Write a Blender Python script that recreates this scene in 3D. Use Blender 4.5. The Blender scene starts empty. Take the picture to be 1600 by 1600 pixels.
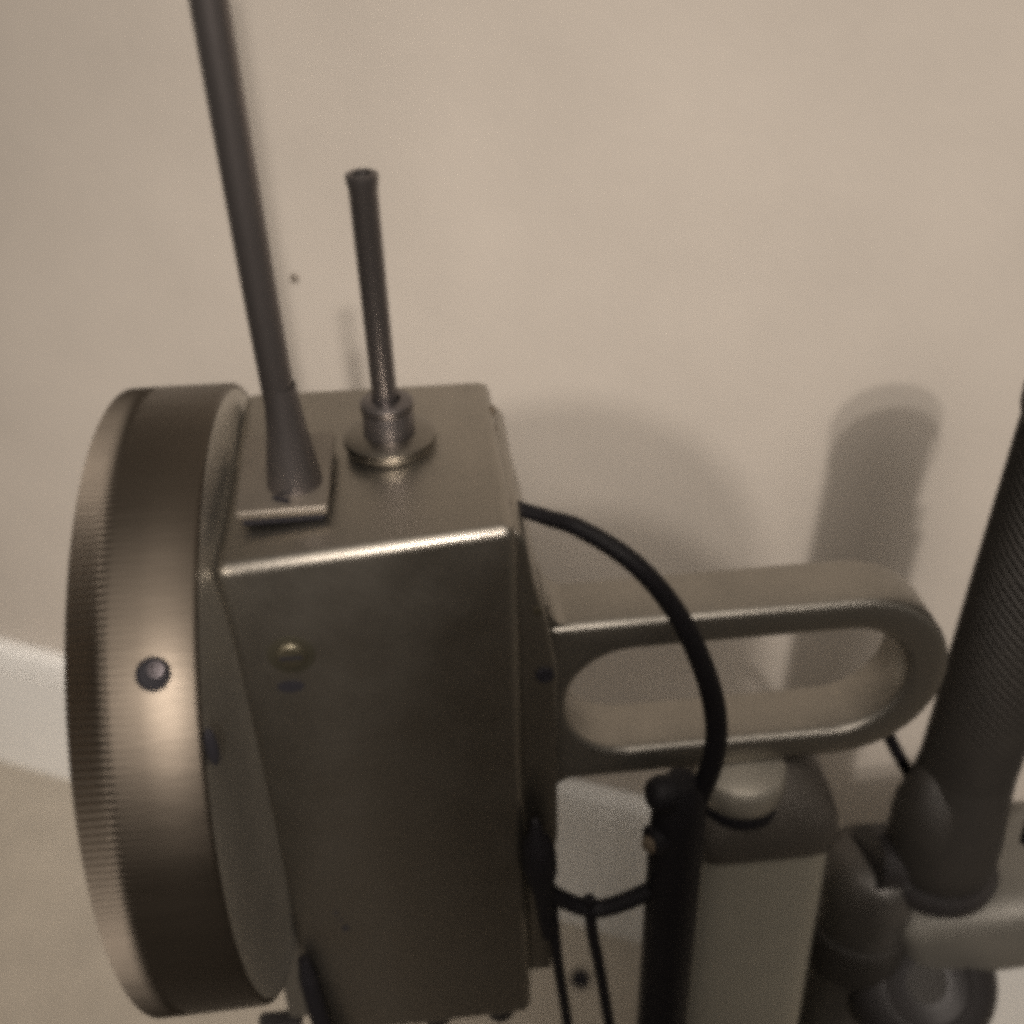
import bpy, bmesh, math, random
from mathutils import Vector, Matrix, noise

# ------------------------------------------------------------------ camera, world, lamps
S = 0.6                                   # working units -> metres (applied to every mesh at the end)
sc = bpy.context.scene
R_, U_, W_ = Vector((.9947, -.0985, -.0283)), Vector((.0785, .5545, .8285)), Vector((.0659, .8263, -.5593))
cam_d = bpy.data.cameras.new('camera')
cam_o = bpy.data.objects.new('camera', cam_d)
sc.collection.objects.link(cam_o)
R_.normalize(); W_ = (W_ - R_ * W_.dot(R_)).normalized(); U_ = R_.cross(W_)
m = Matrix((R_, U_, -W_)).transposed().to_4x4()
m.translation = Vector((.09714, -.39126, .27739)) * S
cam_o.matrix_world = m
cam_d.sensor_width = 36
cam_d.lens = 1749.3 / 1600 * 36
cam_d.clip_start = .01
cam_d.clip_end = 60
cam_d.dof.use_dof = True
cam_d.dof.focus_distance = .52 * S
cam_d.dof.aperture_fstop = 8
sc.camera = cam_o

world = bpy.data.worlds.new('World'); sc.world = world; world.use_nodes = True
bg = world.node_tree.nodes['Background']
bg.inputs[0].default_value = (1.0, .9, .78, 1); bg.inputs[1].default_value = .115


def lamp(name, loc, target, size, watts, color, sy=None, spread=180):
    d = bpy.data.lights.new(name, 'AREA'); d.energy = watts; d.color = color
    d.shape = 'DISK' if sy is None else 'RECTANGLE'
    d.size = size; d.spread = math.radians(spread)
    if sy: d.size_y = sy
    o = bpy.data.objects.new(name, d); sc.collection.objects.link(o)
    o.location = Vector(loc) * S
    o.rotation_euler = (Vector(target) - Vector(loc)).to_track_quat('-Z', 'Y').to_euler()
    return o


LA, LB = Vector((.46, -3.5, 2.25)), Vector((.42, -3.5, 2.62))
lamp('room_lamp', LA, (.13, .44, -.27), .065, .29, (1.0, .90, .81), spread=23)
lamp('second_room_lamp', LB, (.13, .44, -.27), .065, .26, (1.0, .91, .82), spread=23)
lamp('overhead_fill', (-.05, -1.2, 2.9), (.05, .4, -.5), 1.6, 10.5, (1.0, .895, .79))  # added soft fill from overhead, not a known fixture
lamp('front_fill', (.15, -2.1, 1.4), (.05, .46, -.50), .8, 1.15, (1.0, .895, .80), spread=42)  # added fill from the front, brightens the middle of the wall

sc.view_settings.view_transform = 'Standard'
sc.view_settings.look = 'None'
sc.view_settings.exposure = .17
sc.view_settings.gamma = 1
sc.cycles.filter_width = 6.2
sc.cycles.max_bounces = 8
sc.cycles.use_denoising = False          # keep the sensor-like grain

# ------------------------------------------------------------------ materials
MATS = {}


def mat(name, col, rough=.5, metal=0., nscale=0., namp=0., bump=0., bscale=0., spec=.5, rvar=0., aniso=0., col2=None,
        stretch=(1, 1, 1), sheen=0.):
    mt = bpy.data.materials.new(name); mt.use_nodes = True
    nt = mt.node_tree; b = nt.nodes['Principled BSDF']
    b.inputs['Base Color'].default_value = (*col, 1)
    b.inputs['Roughness'].default_value = rough
    b.inputs['Metallic'].default_value = metal
    b.inputs['Specular IOR Level'].default_value = spec
    b.inputs['Anisotropic'].default_value = aniso
    tc = nt.nodes.new('ShaderNodeTexCoord'); mp = nt.nodes.new('ShaderNodeMapping')
    mp.inputs['Scale'].default_value = stretch
    nt.links.new(tc.outputs['Object'], mp.inputs['Vector'])
    if nscale:
        n = nt.nodes.new('ShaderNodeTexNoise'); n.inputs['Scale'].default_value = nscale / S
        n.inputs['Detail'].default_value = 6; n.inputs['Roughness'].default_value = .62
        nt.links.new(mp.outputs[0], n.inputs['Vector'])
        mx = nt.nodes.new('ShaderNodeMix'); mx.data_type = 'RGBA'
        c2 = col2 or tuple(c * (1 - namp) for c in col)
        mx.inputs['A'].default_value = (*col, 1); mx.inputs['B'].default_value = (*c2, 1)
        cr = nt.nodes.new('ShaderNodeMapRange'); cr.inputs[1].default_value = .35; cr.inputs[2].default_value = .7
        nt.links.new(n.outputs['Fac'], cr.inputs[0]); nt.links.new(cr.outputs[0], mx.inputs['Factor'])
        nt.links.new(mx.outputs['Result'], b.inputs['Base Color'])
        if rvar:
            mr = nt.nodes.new('ShaderNodeMapRange'); mr.inputs[3].default_value = rough - rvar; mr.inputs[4].default_value = rough + rvar
            mr.inputs[1].default_value = .3; mr.inputs[2].default_value = .7
            nt.links.new(n.outputs['Fac'], mr.inputs[0]); nt.links.new(mr.outputs[0], b.inputs['Roughness'])
    if bump:
        n2 = nt.nodes.new('ShaderNodeTexNoise'); n2.inputs['Scale'].default_value = bscale / S; n2.inputs['Detail'].default_value = 4
        nt.links.new(mp.outputs[0], n2.inputs['Vector'])
        bp = nt.nodes.new('ShaderNodeBump'); bp.inputs['Strength'].default_value = bump; bp.inputs['Distance'].default_value = .002 * S
        nt.links.new(n2.outputs['Fac'], bp.inputs['Height']); nt.links.new(bp.outputs[0], b.inputs['Normal'])
    MATS[name] = mt
    return mt


mat('wall_paint', (.60, .547, .485), .8, 0, 6, .09, .10, 90)
mat('floor_tile', (.44, .395, .33), .6, 0, 14, .14, .15, 60)
mat('helper_dark', (.165, .148, .126), .9, 0, 40, .3, .3, 300)  # dark matte colour of the added, unseen shapes
mat('white_gloss', (.80, .79, .76), .35, 0, 10, .05, .05, 40)
mat('cast_aluminium', (.36, .335, .295), .38, 1.0, 24, .12, .06, 200, rvar=.05)
mat('turned_metal', (.125, .106, .086), .43, 1.0, 26, .16, .06, 200, rvar=.06, stretch=(.2, 1, 1))
mat('plate_metal', (.27, .24, .205), .58, .9, 40, .2, .08, 200)
mat('back_plate', (.46, .44, .40), .45, 1.0, 24, .15, .06, 200)
mat('arm_metal', (.335, .315, .28), .38, .9, 26, .12, .08, 200, rvar=.05)
mat('column_grey', (.52, .50, .43), .5, .5, 18, .12, .1, 120)
mat('cap_brown', (.125, .112, .098), .5, .4, 22, .2, .12, 160)
mat('dark_steel', (.20, .182, .18), .36, .9, 40, .25, .08, 260, stretch=(1, 1, .25))
mat('pale_steel', (.55, .52, .46), .3, .9, 40, .15, .05, 200)
mat('black_rubber', (.008, .007, .009), .6, 0, 60, .3, .1, 300, spec=.25)
mat('foam_grip', (.022, .0185, .015), .7, 0, 30, .3, .15, 400)
mat('clamp_grey', (.17, .16, .14), .48, .3, 24, .2, .1, 140)
mat('clamp_mid', (.085, .078, .070), .42, .3, 20, .45, .25, 90)
mat('clamp_dark', (.03, .027, .027), .36, .2, 24, .25, .1, 140)
mat('boss_steel', (.48, .45, .39), .5, .5, 30, .15, .05, 200)
mat('mid_steel', (.27, .25, .22), .32, 1.0, 40, .15, .05, 200)
mat('recess_dark', (.05, .045, .03), .6, .5, 60, .3)
mat('set_screw_dark', (.09, .08, .085), .5, .9, 60, .3)
mat('hole_black', (.006, .005, .009), .8)
mat('brass_dull', (.14, .125, .088), .4, .8, 60, .3, .1, 300)
mat('dull_brown', (.13, .10, .07), .7, .2, 60, .3)
mat('tarnish_green', (.06, .10, .09), .5, .5, 60, .3)

# ------------------------------------------------------------------ helpers
def link(name, bm, mt, parent=None, smooth=True, angle=40):
    bmesh.ops.recalc_face_normals(bm, faces=bm.faces)
    me = bpy.data.meshes.new(name)
    if smooth:
        for f in bm.faces: f.smooth = True
        ca = math.radians(angle)
        for e in bm.edges:
            if len(e.link_faces) == 2 and e.calc_face_angle(0) > ca: e.smooth = False
    bm.to_mesh(me); bm.free()
    me.materials.append(MATS[mt])
    o = bpy.data.objects.new(name, me)
    sc.collection.objects.link(o)
    if parent: o.parent = parent
    return o


def thing(name, label, cat, group=None):
    o = bpy.data.objects.new(name, None); sc.collection.objects.link(o)
    return tag(o, label, cat, group)


def tag(o, label, cat, group=None):
    o['label'] = label; o['category'] = cat
    if group: o['group'] = group
    return o


def bevel(bm, w, seg=3, edges=None):
    bmesh.ops.bevel(bm, geom=list(edges or bm.edges), offset=w, segments=seg, profile=.5, affect='EDGES', clamp_overlap=True)


def box(x0, x1, y0, y1, z0, z1, bev=0, seg=2):
    bm = bmesh.new()
    bmesh.ops.create_cube(bm, size=1)
    for v in bm.verts:
        v.co = Vector(((x0 + x1) / 2 + v.co.x * (x1 - x0), (y0 + y1) / 2 + v.co.y * (y1 - y0), (z0 + z1) / 2 + v.co.z * (z1 - z0)))
    if bev: bevel(bm, bev, seg)
    return bm


def frame(axis):
    a = Vector(axis).normalized()
    t = Vector((0, 0, 1)) if abs(a.z) < .9 else Vector((1, 0, 0))
    e1 = a.cross(t).normalized(); e2 = a.cross(e1)
    return a, e1, e2


def lathe(origin, axis, prof, n=64, bm=None, ripple=None):
    """prof: list of (distance along axis, radius)"""
    bm = bm or bmesh.new()
    o = Vector(origin); a, e1, e2 = frame(axis)
    rings = []
    for i, (t, r) in enumerate(prof):
        if r < 1e-6:
            rings.append([bm.verts.new(o + a * t)]); continue
        ring = []
        for k in range(n):
            th = 2 * math.pi * k / n
            rr = r * (1 + (ripple(i, k) if ripple else 0))
            ring.append(bm.verts.new(o + a * t + (e1 * math.cos(th) + e2 * math.sin(th)) * rr))
        rings.append(ring)
    for A, B in zip(rings, rings[1:]):
        if len(A) == 1 and len(B) == 1: continue
        for k in range(n):
            k2 = (k + 1) % n
            if len(A) == 1: bm.faces.new((A[0], B[k], B[k2]))
            elif len(B) == 1: bm.faces.new((A[k], A[k2], B[0]))
            else: bm.faces.new((A[k], A[k2], B[k2], B[k]))
    return bm


def catmull(pts, n=10):
    P = [Vector(p) for p in pts]
    P = [P[0] * 2 - P[1]] + P + [P[-1] * 2 - P[-2]]
    out = []
    for i in range(1, len(P) - 2):
        for k in range(n):
            t = k / n; p0, p1, p2, p3 = P[i - 1:i + 3]
            out.append(.5 * ((2 * p1) + (p2 - p0) * t + (2 * p0 - 5 * p1 + 4 * p2 - p3) * t * t + (3 * p1 - p0 - 3 * p2 + p3) * t ** 3))
    out.append(P[-2])
    return out


def tube(pts, rad, n=14, sub=10, bm=None):
    """tube along a smooth curve; rad: a number or a function of 0..1"""
    bm = bm or bmesh.new()
    C = catmull(pts, sub) if len(pts) > 2 else [Vector(p) for p in pts]
    rf = rad if callable(rad) else (lambda t: rad)
    d = (C[1] - C[0]).normalized(); _, e1, e2 = frame(d)
    rings = []
    for i, c in enumerate(C):
        d2 = (C[min(i + 1, len(C) - 1)] - C[max(i - 1, 0)]).normalized()
        e1 = (e1 - d2 * e1.dot(d2)).normalized(); e2 = d2.cross(e1)
        r = rf(i / (len(C) - 1))
        rings.append([bm.verts.new(c + (e1 * math.cos(2 * math.pi * k / n) + e2 * math.sin(2 * math.pi * k / n)) * r) for k in range(n)])
    for A, B in zip(rings, rings[1:]):
        for k in range(n): bm.faces.new((A[k], A[(k + 1) % n], B[(k + 1) % n], B[k]))
    bm.faces.new(rings[0]); bm.faces.new(rings[-1][::-1])
    return bm


def extrude_outline(outer, holes, y0, y1, bev=.0):
    """outline in x,z extruded along y; one optional hole with the same vertex count bridging"""
    bm = bmesh.new()
    def ring(pts, y): return [bm.verts.new((x, y, z)) for x, z in pts]
    of, ob = ring(outer, y0), ring(outer, y1)
    n = len(outer)
    for k in range(n): bm.faces.new((of[k], of[(k + 1) % n], ob[(k + 1) % n], ob[k]))
    if not holes:
        bm.faces.new(of); bm.faces.new(ob[::-1])
    else:
        h = holes[0]; hf, hb = ring(h, y0), ring(h, y1)
        for k in range(n):
            k2 = (k + 1) % n
            bm.faces.new((hf[k], hf[k2], hb[k2], hb[k]))
            bm.faces.new((of[k], of[k2], hf[k2], hf[k]))
            bm.faces.new((ob[k], ob[k2], hb[k2], hb[k]))
    if bev:
        bmesh.ops.recalc_face_normals(bm, faces=bm.faces)
        es = [e for e in bm.edges if len(e.link_faces) == 2 and e.calc_face_angle(0) > 1.0]
        bmesh.ops.bevel(bm, geom=es, offset=bev, segments=3, profile=.5, affect='EDGES')
    return bm


# ------------------------------------------------------------------ setting: wall, skirting, floor
WA = Vector((-.5101, .7407, -.8)); wt = Vector((.9047, -.4261, 0)); wn = Vector((.4261, .9047, 0))   # wn points into the wall
ZF = -.8


def wallbox(a, b, d0, d1, z0, z1, bev=0):
    """box in wall coordinates: a..b along the wall, d0..d1 out of the wall (towards the room)"""
    bm = bmesh.new(); bmesh.ops.create_cube(bm, size=1)
    for v in bm.verts:
        s = a if v.co.x < 0 else b; d = d0 if v.co.y < 0 else d1; z = z0 if v.co.z < 0 else z1
        v.co = WA + wt * s - wn * d; v.co.z = z
    if bev: bevel(bm, bev, 3)
    return bm


o = link('wall', wallbox(-2.2, 3.2, -.08, 0, ZF - .05, 2.2), 'wall_paint', smooth=False); o['kind'] = 'structure'
bm = lathe(Vector((-.0062, .5034, -.0772)) + wn * .0005, -wn, [(0, .0042), (.0012, .0036), (.002, .0018), (.0022, 0)], 14)
link('paint_fleck', bm, 'dull_brown', o)
o = link('floor', wallbox(-2.2, 3.2, .001, .42, ZF - .06, ZF), 'floor_tile', smooth=False); o['kind'] = 'structure'
o = link('added_dark_floor', wallbox(-2.2, 3.2, .4205, 4.2, ZF - .06, ZF - .003), 'helper_dark', smooth=False); o['kind'] = 'structure'  # unseen dark slab, added so the housing front reflects something dim
# skirting board with a moulded top
sk = bmesh.new()
prof = [(.002, 0), (.022, 0), (.022, .168), (.0205, .188), (.017, .200), (.011, .2065), (.002, .209)]
ends = []
for s in (-2.2, 3.2):
    ends.append([sk.verts.new(WA + wt * s - wn * d + Vector((0, 0, z))) for d, z in prof])
for k in range(len(prof)):
    k2 = (k + 1) % len(prof)
    sk.faces.new((ends[0][k], ends[0][k2], ends[1][k2], ends[1][k]))
sk.faces.new(ends[0]); sk.faces.new(ends[1][::-1])
o = link('skirting_board', sk, 'white_gloss', angle=20); o['kind'] = 'structure'

# ------------------------------------------------------------------ the instrument
inst = thing('instrument_head', 'grey metal instrument with knurled round drum, square housing and slotted arm', 'instrument')
WX, DY, HZ = .13, .15, .3545

# housing: square casting with a chamfered left edge and a slightly twisted top
bm = bmesh.new()
plan = [(0, 0), (WX, 0), (WX, DY), (0, DY)]
top = [-.0052, .0045, -.001, .0015]
T = [bm.verts.new((x, y, z)) for (x, y), z in zip(plan, top)]
B = [bm.verts.new((x, y, -HZ - (.0 if i != 0 else .004))) for i, (x, y) in enumerate(plan)]
bm.faces.new(T); bm.faces.new(B[::-1])
for k in range(4): bm.faces.new((T[k], B[k], B[(k + 1) % 4], T[(k + 1) % 4]))
bevel(bm, .0056, 4)
housing = link('housing', bm, 'cast_aluminium', inst, angle=50)
# worn nicks on the right top edge
for i, (y, r) in enumerate([(.118, .0032), (.098, .0022), (.03, .0028)]):
    b2 = bmesh.new(); bmesh.ops.create_icosphere(b2, subdivisions=2, radius=r)
    for v in b2.verts:
        v.co = Vector((WX - .0008, y, -.0035)) + Vector((v.co.x * .55, v.co.y * 1.6, v.co.z * .9)) * (1 + .2 * noise.noise(v.co * 700))
    link('edge_nick', b2, 'dull_brown', housing)
# brown patch by the front right corner
b2 = bmesh.new(); bmesh.ops.create_icosphere(b2, subdivisions=3, radius=1)
for v in b2.verts:
    k = 1 + .25 * noise.noise(v.co * 2.1)
    v.co = Vector((.121, .021, .0022)) + Vector((v.co.x * .0055 * k, v.co.y * .008 * k, v.co.z * .0006))
link('brown_patch', b2, 'dull_brown', housing)
# front: brass screw, keyhole under it, pitting
scr = link('cover_screw', lathe((.0264, .001, -.0555), (0, -1, 0), [(-.002, .0072), (.0015, .0072), (.0028, .0062), (.0032, .005), (.0032, 0)], 28), 'brass_dull', housing)
link('screw_slot', box(.0212, .0316, -.0028, -.001, -.0563, -.0547), 'hole_black', scr)
link('screw_recess', lathe((.0264, .0006, -.0555), (0, -1, 0), [(-.001, .0), (-.001, .0108), (.0007, .0108), (.0009, .0100), (.0009, .0)], 28), 'recess_dark', housing)
b2 = lathe((.0236, .0012, -.0742), (0, -1, 0), [(0, .0062), (.0018, .0062), (.0019, 0)], 20)
for v in b2.verts: v.co.z = -.0742 + (v.co.z + .0742) * .55
link('keyhole', b2, 'hole_black', housing)
for (x, z, r) in [(.0287, -.2544, .0022), (.0252, -.2405, .0012), (.027, -.247, .0009)]:
    b2 = lathe((x, .0008, z), (0, -1, 0), [(0, r), (.0012, r * .9), (.0014, 0)], 12)
    link('pit_mark', b2, 'hole_black', housing)
# underside: dark sole plate with two feet
sole = link('sole_plate', box(.006, .128, .016, .14, -HZ - .014, -HZ - .0005, .002), 'clamp_dark', inst)
link('sole_tab', box(-.036, -.010, .010, .022, -HZ - .012, -HZ - .002, .002), 'clamp_dark', sole)
for x in (.072, .112):
    link('sole_foot', lathe((x, .02, -HZ - .012), (0, 0, -1), [(0, .009), (.012, .009), (.013, .0075), (.013, 0)], 20), 'clamp_dark', sole)

# drum: a turned cylinder lying along x, with a knurled band at its outer rim
YD, ZD, RD = .0713, -.1334, .1617
X1, X0 = .0012, -.0565
bw = .0165                                  # width of the knurled band
NT = 300
TD = (0, 0, .006, .0105, .0105, .0085, .0045, .0015, 0)
def knurl(i, k): return -TD[i] * (1, .45, 0, .45)[k % 4] if i < len(TD) else 0
drum = link('drum', lathe((X0, YD, ZD), (1, 0, 0), [(.003, .05), (.003, RD - .012), (0, RD - .0045), (.0012, RD), (.0100, RD), (.0130, RD), (.0155, RD), (.0175, RD), (.0190, RD), (.030, RD - .0002), (X1 - X0 - .0062, RD - .0006), (X1 - X0 - .0047, RD - .0016), (X1 - X0 - .0042, RD - .004), (X1 - X0 - .0042, .05)], NT * 4, ripple=knurl), 'turned_metal', inst)
link('drum_back_plate', lathe((X1 - .0042, YD, ZD), (1, 0, 0), [(0, .05), (0, RD - .0040), (.0006, RD - .0050), (.0048, RD - .045), (.0058, RD - .075), (.0058, .05)], 128), 'back_plate', drum)
# set screw hole on the near side of the drum, and a nick at its inner rim
hx = -.0205; ha = math.radians(136)
def drum_pt(x, ang, r): return Vector((x, YD + r * math.cos(ang), ZD + r * math.sin(ang)))
p0 = drum_pt(hx, ha, RD - .0002); ax = (p0 - Vector((hx, YD, ZD))).normalized()
hole = link('set_screw_hole', lathe(p0, ax, [(-.001, 0), (-.001, .0070), (.0012, .0070), (.0015, .0062), (.0006, .0056), (.0002, .0)], 24), 'hole_black', drum)
link('set_screw', lathe(p0 + Vector((.0018, 0, .0022)), ax, [(0, .0036), (.0016, .0034), (.0018, .0018), (.0010, .0016), (.0010, 0)], 18), 'set_screw_dark', hole)
p1 = drum_pt(X1 - .001, math.radians(147), RD - .002)
b2 = bmesh.new(); bmesh.ops.create_icosphere(b2, subdivisions=2, radius=1)
for v in b2.verts: v.co = p1 + Vector((v.co.x * .0028, v.co.y * .002, v.co.z * .011))
link('rim_notch', b2, 'hole_black', drum)
# neck joining drum and housing
link('drum_neck', box(-.016, .0045, .010, .138, -HZ + .004, -.016, .003), 'back_plate', inst)

# short hollow stud on the top, with washer, neck and collar
sx, sy = .0768, .0868
stud = link('short_stud', lathe((sx - .0006, sy, .018), (0, 0, 1), [(0, .0060), (.108, .0064), (.112, .0072), (.1145, .0071), (.1152, .0056), (.1145, .0040), (.108, .0037), (.108, 0)], 28), 'dark_steel', inst)
link('stud_bore', lathe((sx - .0006, sy, .1262), (0, 0, 1), [(0, .0036), (.003, .0035), (.0032, 0)], 18), 'tarnish_green', stud)
link('washer', lathe((sx, sy, -.0005), (0, 0, 1), [(0, .0215), (.0035, .0228), (.006, .0225), (.0075, .0195), (.008, .013)], 48), 'mid_steel', stud)
link('stud_neck', lathe((sx, sy, .006), (0, 0, 1), [(0, .0125), (.012, .0122), (.0135, .0115), (.0135, .007)], 36), 'dark_steel', stud)
link('stud_collar', lathe((sx, sy, .0185), (0, 0, 1), [(0, .0118), (.0012, .0128), (.005, .0128), (.0062, .0112), (.0062, .007)], 36), 'dark_steel', stud)

# long rod in a footed plate
lx, ly = .0335, .047
plate = bmesh.new()
def slab(bm, pts, z0, z1):
    a = [bm.verts.new((x, y, z0)) for x, y in pts]; b = [bm.verts.new((x, y, z1)) for x, y in pts]
    bm.faces.new(a); bm.faces.new(b)
    n = len(pts)
    for k in range(n): bm.faces.new((a[k], a[(k + 1) % n], b[(k + 1) % n], b[k]))
slab(plate, [(.0085, .0245), (.0490, .0245), (.0500, .092), (.0060, .092)], .0022, .0068)
bevel(plate, .0014, 3)
pl = link('rod_plate', plate, 'plate_metal', inst)
link('plate_gap_shade', box(.011, .047, .0262, .088, -.001, .0023), 'hole_black', pl)  # black block standing in for the shade beneath the plate
rod = tube([(lx + .001, ly, .006), (lx, ly, .03), (lx - .001, ly, .06), (lx - .002, ly, .12), (lx - .003, ly, .25), (lx - .004, ly, .42)],
           lambda t: .0071, 24, 10)
rodo = link('long_rod', rod, 'dark_steel', inst)
link('rod_socket', lathe((lx, ly, .006), (0, 0, 1), [(0, .0128), (.004, .0122), (.012, .0112), (.026, .0092), (.040, .0078), (.050, .0071)], 36), 'dark_steel', rodo)
tk = box(-.0042, .0042, -.0011, .0011, -.0007, .0009)
for v in tk.verts: v.co = Matrix.Rotation(-.55, 3, 'Z') @ v.co + Vector((.0285, .0318, .0072))
link('plate_slot', tk, 'hole_black', pl)

# slotted arm on a flange at the right side
AF, AB = .045, .0845
fl = bmesh.new()
prof = [(.1300, -.005), (.1355, -.012), (.1385, -.035), (.1445, -.062), (.1485, -.088), (.1485, -.210), (.1450, -.240), (.1440, -.330), (.1300, -.330)]
flo = extrude_outline(prof, None, .012, .132, .002)
arm_flange = link('arm_flange', flo, 'cast_aluminium', inst, angle=35)
cz, Ro, Ri = -.148, .0565, .0365
xr, xl = .3135, .194
NN = 24
outer, inner = [], []
for k in range(NN + 1):
    a = -math.pi / 2 + math.pi * k / NN
    outer.append((xr + Ro * math.cos(a), cz + Ro * math.sin(a))); inner.append((xr - .003 + (Ri) * math.cos(a), cz + Ri * math.sin(a)))
for k in range(NN + 1):
    a = math.pi / 2 + math.pi * k / NN
    # left end runs squarely into the flange with a small fillet
    u = k / NN
    x = .1475; z = cz + Ro * (1 - 2 * u)
    outer.append((x, z)); inner.append((xl + Ri * math.cos(a), cz + Ri * math.sin(a)))
arm = link('slotted_arm', extrude_outline(outer, [inner], AF, AB, .0042), 'arm_metal', inst, angle=35)
for sg in (1, -1):
    rf_ = .015
    pts = [(.1474, cz + sg * (Ro - .004)), (.1474, cz + sg * (Ro + rf_))] + [(.1485 + rf_ - rf_ * math.cos(math.radians(q)), cz + sg * (Ro - .0012 + rf_ - rf_ * math.sin(math.radians(q)))) for q in range(0, 91, 10)] + [(.1485 + rf_, cz + sg * (Ro - .004))]
    link('arm_fillet', extrude_outline(pts, None, AF + .0015, AB - .0015), 'arm_metal', arm, angle=35)
link('flange_screw', lathe((.1425, .0125, -.092), (0, -1, 0), [(0, .0048), (.0016, .0045), (.002, .003), (.0008, .0026), (.0008, 0)], 18), 'hole_black', arm_flange)
link('flange_pin', lathe((.1395, .0125, -.052), (0, -1, 0), [(0, .0022), (.001, .002), (.0012, 0)], 14), 'brass_dull', arm_flange)

# ------------------------------------------------------------------ column that carries the arm
col = thing('support_column', 'pale grey round column with a darker domed cap under the slotted arm', 'column')
cx, cy = .2745, .066
def squircle(n):
    def f(i, k, N=72):
        th = 2 * math.pi * k / N; p = n(i) if callable(n) else n
        return (abs(math.cos(th)) ** p + abs(math.sin(th)) ** p) ** (-1 / p) - 1
    return f
link('column_tube', lathe((cx, cy, ZF), (0, 0, 1), [(0, .0), (0, .0455), (.30, .0435), (-.262 - ZF, .0408), (-.261 - ZF, .03)], 72, ripple=squircle(7)), 'column_grey', col, angle=60)
cap = link('column_cap', lathe((cx, cy, -.264), (0, 0, 1), [(0, .03), (0, .0425), (.0015, .0438), (.014, .0438), (.022, .0432), (.031, .0410), (.040, .0360), (.048, .0290), (.054, .022), (.0545, .0)], 72, ripple=squircle(lambda i: 6.5 if i < 5 else (4.5, 3.4, 2.6, 2.2, 2, 2, 2)[i - 5])), 'cap_brown', col, angle=60)
link('cap_boss', lathe((.2600, .0490, -.2265), (0, 0, 1), [(0, .0), (0, .0250), (.0015, .0262), (.0150, .0262), (.0185, .0248), (.0205, .0220), (.0222, .0)], 56), 'boss_steel', col)
sl = lathe((.2600, .0490, -.2335), (0, 0, 1), [(0, .0), (0, .0268), (.0066, .0268), (.0066, 0)], 40)
link('boss_shadow', sl, 'hole_black', cap)  # black disc standing in for the contact shadow below the boss
link('column_foot', lathe((cx, cy, ZF + .0005), (0, 0, 1), [(0, 0), (0, .085), (.012, .085), (.018, .078), (.022, .05), (.022, .0)], 48), 'cap_brown', col)

# ------------------------------------------------------------------ cables
cab = thing('arching_cable', 'black rubber cable arching from the housing over the slotted arm', 'cable')
link('cable_sheath', tube([(.118, .075, -.012), (.1305, .048, -.0145), (.146, .034, -.0145), (.161, .022, -.0145), (.1835, .008, -.026), (.2035, .004, -.0535), (.2185, .002, -.089), (.2265, .001, -.122), (.2265, .0, -.150), (.2205, .0, -.178), (.2165, .0, -.20)],
     lambda t: .0031 + .0027 * min(1, t * 1.5), 16, 10), 'black_rubber', cab)

con = thing('black_conduit', 'thick black upright conduit in front of the pale column', 'conduit')
link('conduit_pipe', lathe((.2105, -.001, ZF), (0, 0, 1), [(0, 0), (0, .0158), (.42, .0152), (.585, .0150), (.612, .0146), (.632, .0125), (.640, .008), (.641, 0)], 32), 'black_rubber', con)
link('conduit_lug', lathe((.2035, -.004, -.166), (-1, -.2, .25), [(0, .010), (.006, .0095), (.010, .0075), (.012, .0035), (.0125, 0)], 20), 'black_rubber', con)
kn = link('conduit_knob', lathe((.2035, -.006, -.196), (-1, -.35, 0), [(0, .0075), (.006, .0082), (.0095, .0082), (.011, .006), (.011, 0)], 20), 'black_rubber', con)
link('knob_tip', lathe((.2035 - .0085, -.0105, -.1955), (-.6, -1, .1), [(0, .0052), (.003, .005), (.0042, .003), (.0044, 0)], 16), 'dull_brown', kn)

lp = thing('wire_loop', 'black wire loop sagging between the housing edge and the black conduit', 'cable')
link('loop_wire', tube([(.1375, -.003, -.222), (.1420, .0, -.2405), (.1555, .002, -.2565), (.1690, .0, -.2600), (.1830, -.002, -.2540), (.1985, -.003, -.2440)], .0052, 12, 8), 'black_rubber', lp)
b2 = lathe((.1345, -.003, -.176), (.055, 0, -1), [(0, 0), (.002, .0022), (.010, .0034), (.018, .0072), (.030, .0096), (.043, .0092), (.053, .0066), (.062, .0050), (.085, .0042), (.100, .0032), (.102, 0)], 20)
link('loop_plug', b2, 'black_rubber', lp)

w1 = tube([(.1435, .004, -.246), (.1445, .003, -.275), (.1465, .001, -.310), (.1510, .0, -.36), (.158, .0, -.45), (.160, .004, -.6), (.15, .01, ZF + .003)], .0034, 10, 8)
tag(link('thin_wire', w1, 'black_rubber'), 'thin black wire hanging from the loop plug, close to the housing', 'wire', 'thin wires hanging below the loop')
w2 = tube([(.1640, .0, -.2500), (.1660, -.001, -.28), (.1700, -.001, -.3085), (.1775, -.001, -.372), (.188, .0, -.46), (.192, .006, -.6), (.182, .015, ZF + .003)], .0036, 10, 8)
tag(link('thin_wire', w2, 'black_rubber'), 'thin black wire hanging from the middle of the sagging loop', 'wire', 'thin wires hanging below the loop')
w3 = tube([(.0035, -.004, -.272), (.0050, -.007, -.300), (.0070, -.008, -.335), (.014, -.006, -.42), (.012, 0, -.6), (0, .01, ZF + .004)], lambda t: .0030 + .0024 * min(1, t * 9), 12, 8)
tag(link('corner_lead', w3, 'black_rubber'), 'black lead dropping from the lower left edge of the housing', 'cable')
w4 = tube([(.352, .10, -.228), (.371, .105, -.247), (.386, .106, -.274), (.405, .108, -.31), (.42, .11, -.345)], .0043, 12, 8)
tag(link('short_lead', w4, 'black_rubber'), 'short black lead running from the arm tip down behind the dark pole', 'cable')

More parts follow.
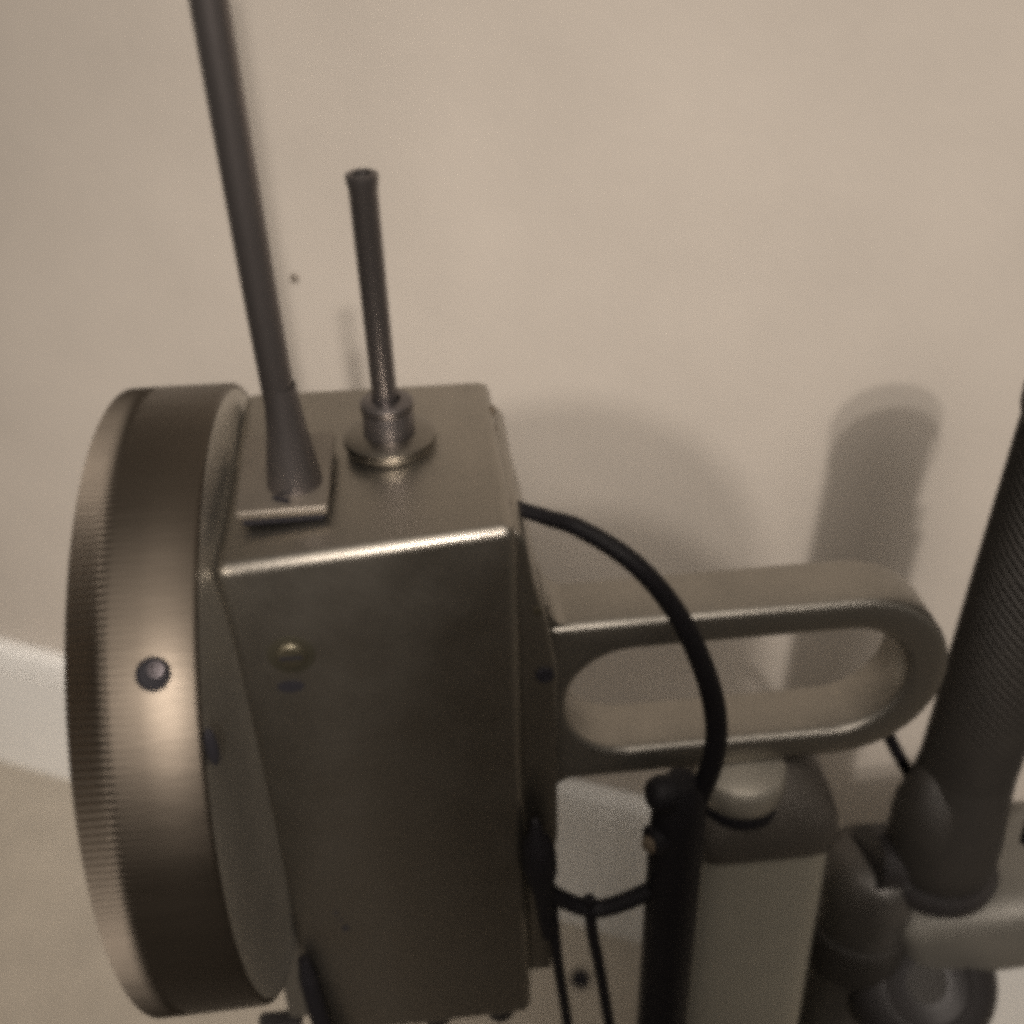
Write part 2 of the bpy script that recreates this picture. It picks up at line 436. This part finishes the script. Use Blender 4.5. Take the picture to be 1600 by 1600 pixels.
# ------------------------------------------------------------------ ribbed pole on the right with its clamp
pole = thing('ribbed_pole', 'thick dark upright pole with a diagonally ribbed foam grip', 'pole')
RP = .0295; pb = Vector((.4165, .08, -.345)); pt = Vector((.4310, .08, -.006)); NR, NS = 400, 176
pm = bmesh.new(); pax = (pt - pb); L = pax.length; a, e1, e2 = frame(pax)
rings = []
for i in range(NR + 1):
    t = i / NR; z = t * L; ring = []
    for k in range(NS):
        th = 2 * math.pi * k / NS
        r = RP + .0010 * min(1, max(.12, (z - .10) / .12)) * math.sin(2 * math.pi * (z / .0062) + 26 * th)
        ring.append(pm.verts.new(pb + a * z + (e1 * math.cos(th) + e2 * math.sin(th)) * r))
    rings.append(ring)
for A, B in zip(rings, rings[1:]):
    for k in range(NS): pm.faces.new((A[k], A[(k + 1) % NS], B[(k + 1) % NS], B[k]))
pm.faces.new(rings[0]); pm.faces.new(rings[-1])
link('foam_grip', pm, 'foam_grip', pole, angle=80)
link('grip_cap', lathe(pt, a, [(-.012, .0285), (-.010, .0302), (-.002, .0325), (.006, .0330), (.013, .0312), (.0195, .0268), (.0245, .0205), (.028, .0125), (.0295, .005), (.0297, 0)], 40), 'foam_grip', pole)
link('pole_socket', lathe(pb, a, [(-.008, 0), (-.008, .033), (-.003, .0355), (.010, .0362), (.026, .0355), (.044, .0335), (.062, .0315), (.078, .0300), (.084, .0294)], 56), 'foam_grip', pole)
lug = bmesh.new(); bmesh.ops.create_icosphere(lug, subdivisions=3, radius=1)
for v in lug.verts:
    k = 1 + .12 * noise.noise(v.co * 1.7 + Vector((3, 1, 2)))
    v.co = Vector((.398, .074, -.306)) + Vector((v.co.x * .022 * k, v.co.y * .024 * k, v.co.z * .050 * k))
link('socket_lug', lug, 'foam_grip', pole)
link('grip_cord', tube([(.4600, .0580, -.06), (.4575, .0550, -.14), (.4545, .0515, -.20), (.4515, .0465, -.245), (.4455, .0370, -.290)], lambda t: .0056, 12, 8), 'black_rubber', pole)

cl = thing('pole_clamp', 'grey and black clamp with a round hand knob at the foot of the pole', 'clamp')
kb_ = box(-.070, .070, -.046, .046, -.040, .040, .020, 5)
for v in kb_.verts: v.co = Matrix.Rotation(-.34, 3, 'Y') @ (Matrix.Rotation(-.20, 3, 'Z') @ (v.co * (1 + .05 * noise.noise(v.co * 30)))) + Vector((.468, .088, -.408))
link('clamp_knuckle', kb_, 'clamp_grey', cl, angle=60)
link('knuckle_recess', lathe((.513, .042, -.418), (.25, -1, .1), [(0, 0), (.001, .011), (.006, .010), (.0065, 0)], 24), 'clamp_dark', cl)
link('clamp_collar', lathe((.4165, .08, -.366), (0, 0, 1), [(0, .030), (.001, .0395), (.010, .0410), (.014, .039), (.016, .030)], 56), 'clamp_dark', cl)
link('clamp_lever', lathe((.505, .120, -.405), (-.1, -.45, .9), [(0, 0), (0, .024), (.012, .028), (.03, .028), (.042, .024), (.049, .014), (.050, 0)], 36), 'clamp_grey', cl)
kax = Vector((-.10, -.66, .74)); kb0 = Vector((.418, .080, -.482))
knob = link('hand_knob', lathe(kb0, kax, [(0, 0), (0, .034), (.006, .047), (.016, .0535), (.034, .0545), (.044, .051), (.052, .041), (.0545, .030), (.052, .027), (.050, .0)], 56), 'clamp_dark', cl)
ka, k1, k2 = frame(kax)
link('knob_insert', lathe(kb0 + ka * .0495, kax, [(0, 0), (0, .0150), (.0015, .0145), (.002, .012), (.002, 0)], 32), 'foam_grip', knob)
link('clamp_barrel', lathe((.362, .078, -.645), (.05, .03, 1), [(0, 0), (0, .026), (.02, .030), (.225, .031), (.262, .034), (.285, .0345), (.292, .0300), (.298, .022), (.300, .0)], 40), 'clamp_mid', cl)
link('barrel_ring', lathe((.3718, .0838, -.452), (.05, .03, 1), [(0, .030), (.001, .0355), (.008, .0365), (.028, .0365), (.034, .0345), (.036, .030)], 40), 'foam_grip', cl)
link('clamp_bar', tube([(.366, .08, -.345), (.385, .082, -.350), (.40, .082, -.358), (.415, .082, -.362)], lambda t: .022 + .006 * t, 24, 8), 'clamp_dark', cl)
link('clamp_leg', tube([(.43, .10, -.53), (.445, .10, -.60), (.45, .10, -.70), (.45, .10, ZF + .002)], .024, 20, 8), 'cap_brown', cl)
# small dark pellet on the floor behind
tag(link('floor_pellet', lathe((.2085, .3062, ZF + .0003), (0, 0, 1), [(0, 0), (0, .008), (.004, .0105), (.009, .0085), (.012, .004), (.0125, 0)], 18), 'hole_black'),
    'tiny black pellet lying on the floor between the hanging wires', 'pellet')

# ------------------------------------------------------------------ unseen domed shape, added behind the viewer to cast the wall's arc shadow
dome = thing('domed_shadow_caster', 'added, unseen domed bollard behind the viewer, its round top shadowing the wall', 'shadow_caster')
px, py, rr = .252, -.56, .135
pf = [(0, 0), (0, rr), (.415 - rr - ZF, rr)] + [(.415 - rr - ZF + rr * math.sin(math.radians(q)), rr * math.cos(math.radians(q))) for q in range(10, 90, 10)] + [(.415 - ZF, 0)]
link('caster_body', lathe((px, py, ZF), (0, 0, 1), pf, 48), 'helper_dark', dome)
link('caster_foot', lathe((px, py, ZF), (0, 0, 1), [(-.002, 0), (-.002, rr + .02), (.02, rr + .02), (.028, rr + .002)], 48), 'clamp_dark', dome)

# ------------------------------------------------------------------ to metres
for me in bpy.data.meshes: me.transform(Matrix.Scale(S, 4))
